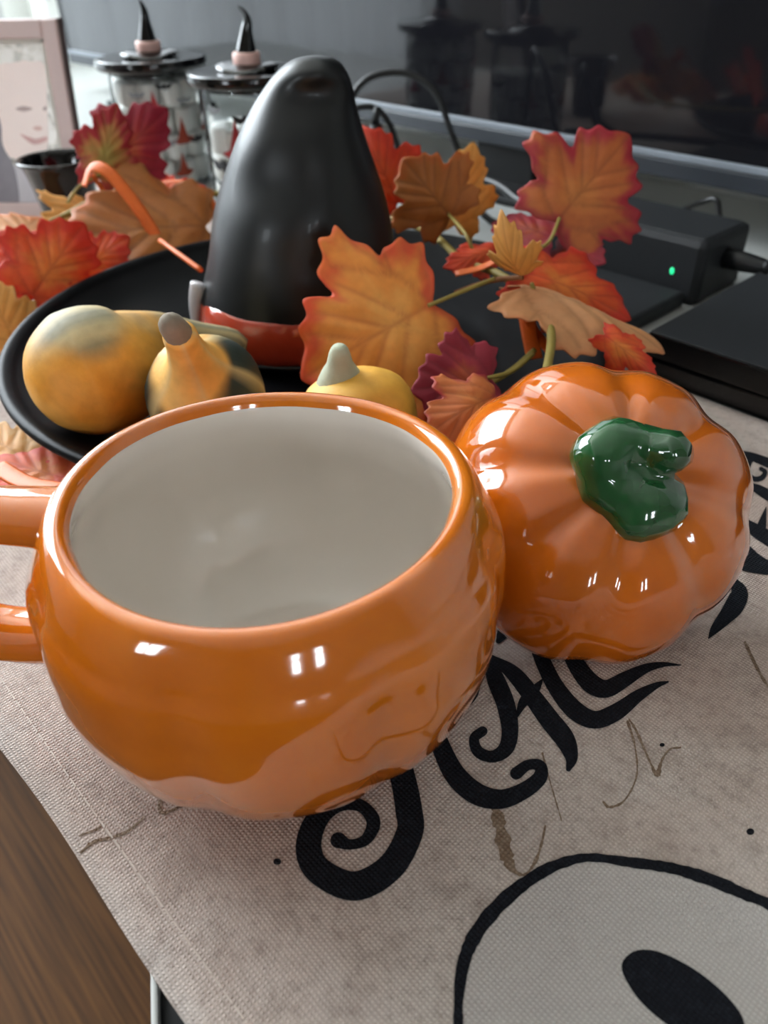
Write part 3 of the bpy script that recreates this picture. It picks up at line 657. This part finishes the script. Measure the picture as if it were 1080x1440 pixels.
obj('cable_plug', *tube([pc, pc+T*.012, pc+T*.028, pc+T*.036], [.008, .0075, .006, .003], 14), m_blackpl, br)
for i in range(4): obj('strain_relief_ring', *tube([pc+T*(.030+.006*i), pc+T*(.0335+.006*i)], .0052-.0006*i, 12), m_blackpl, br)
def cable(label, pts, r=.003):
    P = cr([tuple(p) for p in pts], 8); v, f = tube(P, r, 10)
    return tag(obj('cable', v, f, m_blackpl), label, 'cable', 'black cables behind the bowl')
obj('power_cord', *tube(cr([tuple(p) for p in (pc+T*.034, pc+T*.075-N*.01, pc+T*.11-N*.05-V((0, 0, .012)), W(-.06, -.72, .004), W(.2, -.76, .004))], 8), .003, 10), m_blackpl, br)
cable('looped black cable lying behind the power adapter', [W(-.44, -.66, .004), W(-.36, -.655, .02), at(985, 285, .70), at(1008, 282, .69), at(1015, 312, .68), W(-.27, -.66, .006), W(-.2, -.655, .003), W(-.14, -.66, .003)], .0022)
cable('tall arched black cable right of the witch hat', [at(466, 250, .86), at(486, 160, .86), at(515, 112, .86), at(570, 103, .86), at(612, 130, .85), at(634, 185, .84), at(650, 225, .83), W(-.50, -.60, .003), W(-.42, -.64, .003)], .0032)
cable('short drooping black cable close beside the witch hat', [at(440, 230, .80), at(480, 165, .80), at(520, 150, .80), at(545, 170, .80), at(562, 215, .79), at(575, 260, .78)], .0028)
cable('straight black cable between hat and largest leaf', [at(600, 235, .82), at(690, 256, .74), at(735, 285, .68), at(790, 305, .64)], .0035)
pl_ = thing('cable_connector', 'black cable connector standing upright beside the witch hat', 'connector', at(528, 250, .78))
obj('plug_body', *tube([at(534, 225, .78), at(530, 200, .78), at(528, 175, .78)], [.0065, .007, .0055], 12), m_blackpl, pl_)
obj('plug_neck', *tube([at(528, 176, .78), at(529, 162, .78), at(531, 150, .78)], [.004, .0032, .0028], 12), m_blackpl, pl_)
obj('plug_cord', *tube(cr([tuple(at(534, 224, .78)), tuple(at(540, 250, .775)), tuple(at(560, 270, .76))], 5), .0028, 10), m_blackpl, pl_)

# ------------------------------------------------------------------ candy jars
q = NT('jar_glass'); out = q.t.nodes['Material Output']; tr = q.n('ShaderNodeBsdfTransparent'); gl = q.n('ShaderNodeBsdfGlossy'); gl.inputs['Roughness'].default_value = .03
fr = q.n('ShaderNodeFresnel'); fr.inputs[0].default_value = 1.22; mx = q.n('ShaderNodeMixShader'); q.l(fr.outputs[0], mx.inputs[0]); q.l(tr.outputs[0], mx.inputs[1]); q.l(gl.outputs[0], mx.inputs[2]); q.l(mx.outputs[0], out.inputs[0])
tn = q.noise(20, 2, q.co()); q.l(q.mix(tn, (.93, .96, .96, 1), (.96, .98, .98, 1)), tr.inputs[0]); m_glass = q.m
m_pink = simple('pink_band', 'D9B0A6', .5); m_candy = simple('white_candy', 'EDEBE6', .55, .4, 0, .03)
m_prhat = simple('print_red_brown', '8E3A26', .6, .3, 0, .2); m_prred = simple('print_red', 'A83A3C', .6, .3, 0, .2); m_prblk = simple('print_black', '1A1A1E', .6); m_prgry = simple('print_grey', '8A8E92', .6)
HATP = [(-.013, -.010), (-.006, -.0135), (.006, -.0135), (.014, -.008), (.006, -.007), (.0035, .003), (.0005, .014), (-.002, .004), (-.0055, -.007)]
BATP = [(-.016, .006), (-.010, .005), (-.004, .003), (-.002, .007), (0, .0045), (.002, .007), (.004, .003), (.010, .005), (.016, .006), (.011, -.001), (.006, -.003), (.003, -.001), (0, -.006), (-.003, -.001), (-.006, -.003), (-.011, -.001)]
GHP = [(.006*cos(a)*(1+.1*cos(3*a)), .011*sin(a)) for a in [k*pi/8 for k in range(16)]]
def jar(label, c, R_, H_, hatlean, prints, seed):
    j = thing('candy_jar', label, 'jar', c, 'glass jars with witch hat lids')
    b = [(.0001, .0), (R_*.86, .0), (R_*.92, .003), (R_*.96, .012), (R_, .05), (R_*1.0, H_*.8), (R_*.99, H_-.008), (R_*.97, H_)]
    obj('jar_glass', *lathe(cr(b, 3), 64, c), m_glass, j)
    lidp = [(.0001, H_-.004), (R_*.9, H_-.004), (R_*.93, H_+.001), (R_*1.12, H_+.001), (R_*1.2, H_+.003), (R_*1.22, H_+.007), (R_*1.2, H_+.0105), (R_*1.1, H_+.0115), (.0001, H_+.0115)]
    ld = obj('jar_lid', *lathe(cr(lidp, 2), 64, c), m_gloss, j)
    zt = H_+.0115
    obj('hat_brim', *lathe(cr([(.0001, zt), (.026, zt), (.029, zt+.002), (.026, zt+.004), (.017, zt+.0055), (.0001, zt+.006)], 3), 40, c, lambda r, z, a, i: (r*(1+.06*sin(2*a+seed)), z+.002*sin(2*a+seed)*(r > .02))), m_gloss, ld)
    obj('hat_ribbon', *lathe([(.0125, zt+.004), (.0132, zt+.005), (.0130, zt+.014), (.0120, zt+.015), (.0001, zt+.015)], 32, c), m_pink, ld)
    P = cr([(0, 0, zt+.0145, .0098), (.0005*hatlean, 0, zt+.022, .0080), (.0012*hatlean, 0, zt+.032, .0055), (.002*hatlean, 0, zt+.040, .0040), (.0008*hatlean, 0, zt+.047, .0025), (-.0015*hatlean, 0, zt+.052, .0008)], 5)
    obj('hat_peak', *tube([V(p[:3])+c for p in P], [p[3] for p in P], 20), m_gloss, ld)
    to = atan2(-c.y, -c.x)
    for kind, da, z, s, m_ in prints:
        shp = {'hat': HATP, 'bat': BATP, 'ghost': GHP}[kind]; pts_ = [(x*s, y*s) for x, y in shp]; cx = sum(p[0] for p in pts_)/len(pts_); cy = sum(p[1] for p in pts_)/len(pts_)
        v = []
        for k, (x, y) in enumerate([(cx, cy)]+pts_):
            a = to + R(da) + x/R_; rr = R_*1.012+.0004; v.append(c + V((rr*cos(a), rr*sin(a), z+y)))
        o = obj({'hat': 'printed_hat', 'bat': 'printed_bat', 'ghost': 'printed_ghost'}[kind], v, [(0, i+1, (i+1) % len(pts_)+1) for i in range(len(pts_))], m_, j, False)
    return j
J1 = V((-.241, .974, TZ)); J2 = V((-.120, .855, TZ)); JR, JH = .049, .117
jar('glass jar full of white candies with witch hat lid, left one', J1, JR, JH, 1, [('hat', 24, .062, 1.0, m_prhat), ('hat', 18, .028, .9, m_prhat), ('hat', -6, .088, 1.1, m_prred), ('bat', 10, .105, .6, m_prblk), ('bat', -25, .098, .6, m_prgry), ('bat', 34, .090, .6, m_prgry), ('bat', 2, .050, .8, m_prgry), ('hat', -30, .06, .9, m_prred), ('bat', 45, .05, .8, m_prblk), ('hat', 70, .07, 1, m_prhat), ('hat', 120, .06, 1, m_prred), ('hat', 180, .06, 1, m_prhat), ('hat', 240, .06, 1, m_prred)], 1)
jar('glass jar with witch hat lid and dark prints behind the hat ornament', J2, JR, JH, 2.2, [('bat', -8, .092, .9, m_prblk), ('hat', -22, .076, 1.3, m_prred), ('bat', -42, .05, 1.2, m_prblk), ('bat', -36, .03, 1.2, m_prblk), ('hat', -50, .02, 1.0, m_prhat), ('bat', -46, .1, .6, m_prgry), ('hat', 20, .06, 1, m_prhat), ('bat', 40, .09, 1, m_prblk), ('hat', 80, .06, 1, m_prhat), ('bat', 140, .07, 1, m_prblk), ('hat', 200, .06, 1, m_prred), ('bat', 260, .07, 1, m_prblk)], 2)
def candies(c, top, seed, lab, grp):
    rnd = random.Random(seed); proto = None
    lv, lf_ = lathe(cr([(.0001, -.0125), (.008, -.012), (.0105, -.009), (.0112, 0), (.0105, .009), (.008, .012), (.0001, .0125)], 2), 14)
    me = None; z = .0175; lay = 0
    while z < top:
        for ring, cnt in ((.0345, 9), (.0112, 2)):
            for k in range(cnt):
                a = 2*pi*k/cnt + lay*.4
                if me is None:
                    o = obj('white_candy', lv, lf_, m_candy); me = o.data
                else: o = bpy.data.objects.new('white_candy', me); C.objects.link(o)
                o.location = c + V((ring*cos(a), ring*sin(a), z)); tag(o, lab, 'candy', grp)
                o.rotation_euler = (0, 0, 0) if ring < .02 else (rnd.uniform(-.05, .05), rnd.uniform(-.05, .05), 0)
        z += .0262; lay += 1
candies(J1, .10, 3, 'white candy inside the left glass jar', 'candies in the left jar')
candies(J2, .07, 4, 'white candy inside the glass jar behind the hat ornament', 'candies in the right jar')

# ------------------------------------------------------------------ black cup
CC = V((-.285, .752, TZ))
cup = thing('black_cup', 'glossy black flared cup between the photo frame and the leaves', 'cup', CC)
obj('cup_body', *lathe(cr([(.0001, .001), (.020, .0), (.022, .002), (.0235, .015), (.0265, .045), (.0295, .062), (.032, .071), (.0345, .0745), (.0335, .0762), (.0315, .0745), (.028, .062), (.025, .045), (.022, .015), (.0195, .006), (.0001, .005)], 3), 64, CC), m_gloss, cup)
obj('cup_rim', *lathe(cr([(.0335, .0755), (.0345, .0768), (.0357, .0762), (.0359, .0745), (.0347, .0733), (.0335, .0740), (.0335, .0755)], 2), 64, CC), m_gloss, cup)

# ------------------------------------------------------------------ photo frame
fr_ = thing('photo_frame', 'upright pale pink photo frame with smiling portrait at the far left', 'photo frame', V((-.37, .875, TZ)))
fc = at(80, 26, .86); fx = V((-.955, .12, 0)).normalized()      # along the width, away from the right edge
fn_ = V((fx.y, -fx.x, 0)).normalized()
if fn_.y > 0: fn_ = -fn_
fu = V((0, 0, 1)); FH = fc.z - TZ; FWD = .135; bk_ = .18
lean = lambda z: -fn_*((z-TZ)*bk_)
F0 = V((fc.x, fc.y, 0)) - lean(fc.z)
def FP(a, z, d): return F0 + fx*a + fn_*d + V((0, 0, z)) + lean(z)
m_fr = simple('pink_frame', 'CDB4B0', .4, .5, 0, .04); m_frd = simple('frame_side', '5A4A48', .5); m_ph = NT('photo_backdrop')
qq = m_ph; f1 = qq.noise(60, 4, qq.co(), .6, 1.0); qq.l(qq.ramp(f1, [(.35, '7E766A'), (.5, 'C8C0B2'), (.62, 'E8E2DA')]), qq.b.inputs['Base Color']); qq.b.inputs['Roughness'].default_value = .25
rbox('frame_back', (0, TZ, -.012), (FWD, fc.z, -.0015), m_frd, fr_, lambda a, z, d: FP(a, z, d), .001)
bw = .0155
for a0, a1, z0, z1 in ((0, bw, TZ, fc.z), (FWD-bw, FWD, TZ, fc.z), (bw, FWD-bw, fc.z-bw, fc.z), (bw, FWD-bw, TZ, TZ+bw)): rbox('frame_rail', (a0, z0, -.0015), (a1, z1, .004), m_fr, fr_, lambda a, z, d: FP(a, z, d), .0015)
ph = MB().box((bw, TZ+bw, -.0015), (FWD-bw, fc.z-bw, -.0005), FP).obj('photo_print', m_ph.m, fr_)
for a0, a1, z0, z1 in ((bw, bw+.004, TZ+bw, fc.z-bw), (bw, FWD-bw, fc.z-bw-.004, fc.z-bw), (FWD-bw-.004, FWD-bw, TZ+bw, fc.z-bw)): MB().box((a0, z0, -.0005), (a1, z1, .0008), FP).obj('mat_border', m_ceil, fr_)
def blob(name, pts, mat, d):
    P = crc(pts, 5); c = (sum(p[0] for p in P)/len(P), sum(p[1] for p in P)/len(P))
    v = [FP(c[0], c[1], d)]+[FP(a, z, d) for a, z in P]; return obj(name, v, [(0, i+1, (i+1) % len(P)+1) for i in range(len(P))], mat, ph, False)
def fpx(x, y):   # photo pixel -> position on the frame's face
    r = ray(x, y); o_ = F0; nn2 = fn_; 
    # plane through F0 tilted back: intersect numerically
    lo, hi = .3, 2.0
    for _ in range(40):
        k = (lo+hi)/2; p = V((0, 0, HC))+r*k; s = (p-F0-lean(p.z)).dot(fn_)
        if s > 0: lo = k
        else: hi = k
    p = p-lean(p.z)-F0; return (p.dot(fx), p.z)
mx_ = FWD-bw-.001
def clampp(P): return [(max(bw+.0045, min(mx_, a)), max(TZ+bw, min(fc.z-bw-.0045, z))) for a, z in P]
m_skin = simple('photo_skin', 'F0DAD2', .3, .5, 0, .04, 40); m_hair = simple('photo_hair', '6A6068', .3, .5, 0, .2, 90); m_lip = simple('photo_lip', 'CC948C', .3); m_blush = simple('photo_blush', 'D2A498', .3); m_eye = simple('photo_eye', 'A88880', .3); m_dress = simple('photo_dress', 'B4AEB4', .3)
blob('portrait_face', clampp([fpx(-60, 84), fpx(0, 82), fpx(40, 86), fpx(64, 92), fpx(66, 150), fpx(66, 212), fpx(40, 228), fpx(10, 222), fpx(-60, 230)]), m_skin, -.0003)
blob('portrait_dress', clampp([fpx(-60, 240), fpx(0, 232), fpx(30, 232), fpx(66, 216), fpx(66, 330), fpx(-60, 330)]), m_dress, -.00022)
blob('portrait_hair', clampp([fpx(-60, 120), fpx(-20, 130), fpx(0, 170), fpx(4, 205), fpx(20, 235), fpx(28, 290), fpx(20, 330), fpx(-60, 330)]), m_hair, -.00012)
blob('portrait_fringe', clampp([fpx(-60, 50), fpx(20, 46), fpx(64, 50), fpx(64, 70), fpx(40, 82), fpx(15, 88), fpx(-60, 92)]), m_ph.m, -.0001)
blob('portrait_eye', clampp([fpx(22, 153), fpx(33, 149), fpx(46, 153), fpx(33, 157)]), m_eye, .0001)
blob('portrait_eye', clampp([fpx(60, 153), fpx(64, 149), fpx(66, 153), fpx(63, 156)]), m_eye, .0001)
blob('portrait_nose', clampp([fpx(46, 180), fpx(54, 177), fpx(60, 181), fpx(53, 184)]), m_blush, .0001)
blob('portrait_mouth', clampp([fpx(28, 188), fpx(46, 196), fpx(65, 192), fpx(64, 199), fpx(46, 203)]), m_lip, .0001)
rbox('frame_easel', (FWD/2-.02, TZ, -.055), (FWD/2+.02, TZ+.003, -.012), m_frd, fr_, lambda a, z, d: FP(a, z, d), .0008)

# ------------------------------------------------------------------ box on the floor under the runner's edge
a0 = up(211, 1372, -.22); a1 = up(212, 1470, -.22)
dv = (a1-a0); dv.z = 0; dl = dv.normalized(); rt = V((-dl.y, dl.x, 0)); rt = rt if rt.x > 0 else -rt
sb = thing('storage_box', 'black storage box with white rim below the front edge of the console', 'storage box', a0+rt*.1+dl*.1+V((0, 0, Z0+.22)))
def SP(s, r, z): return V((a0.x, a0.y, 0)) + dl*s + rt*r + V((0, 0, z))
BT = -.22
rbox('box_body', (0, .002, Z0), (.26, .090, BT-.021), m_blackpl, sb, SP, .003)
for a_, b_, c_, d_ in ((-.004, .264, 0, .004), (-.004, .264, .088, .092), (-.004, 0, .004, .088), (.26, .264, .004, .088)): rbox('box_rim', (a_, c_, BT-.02), (b_, d_, BT), m_white, sb, SP, .0015)
rbox('box_lid', (0, .004, BT-.020), (.26, .088, BT-.006), m_blackmat, sb, SP, .001)
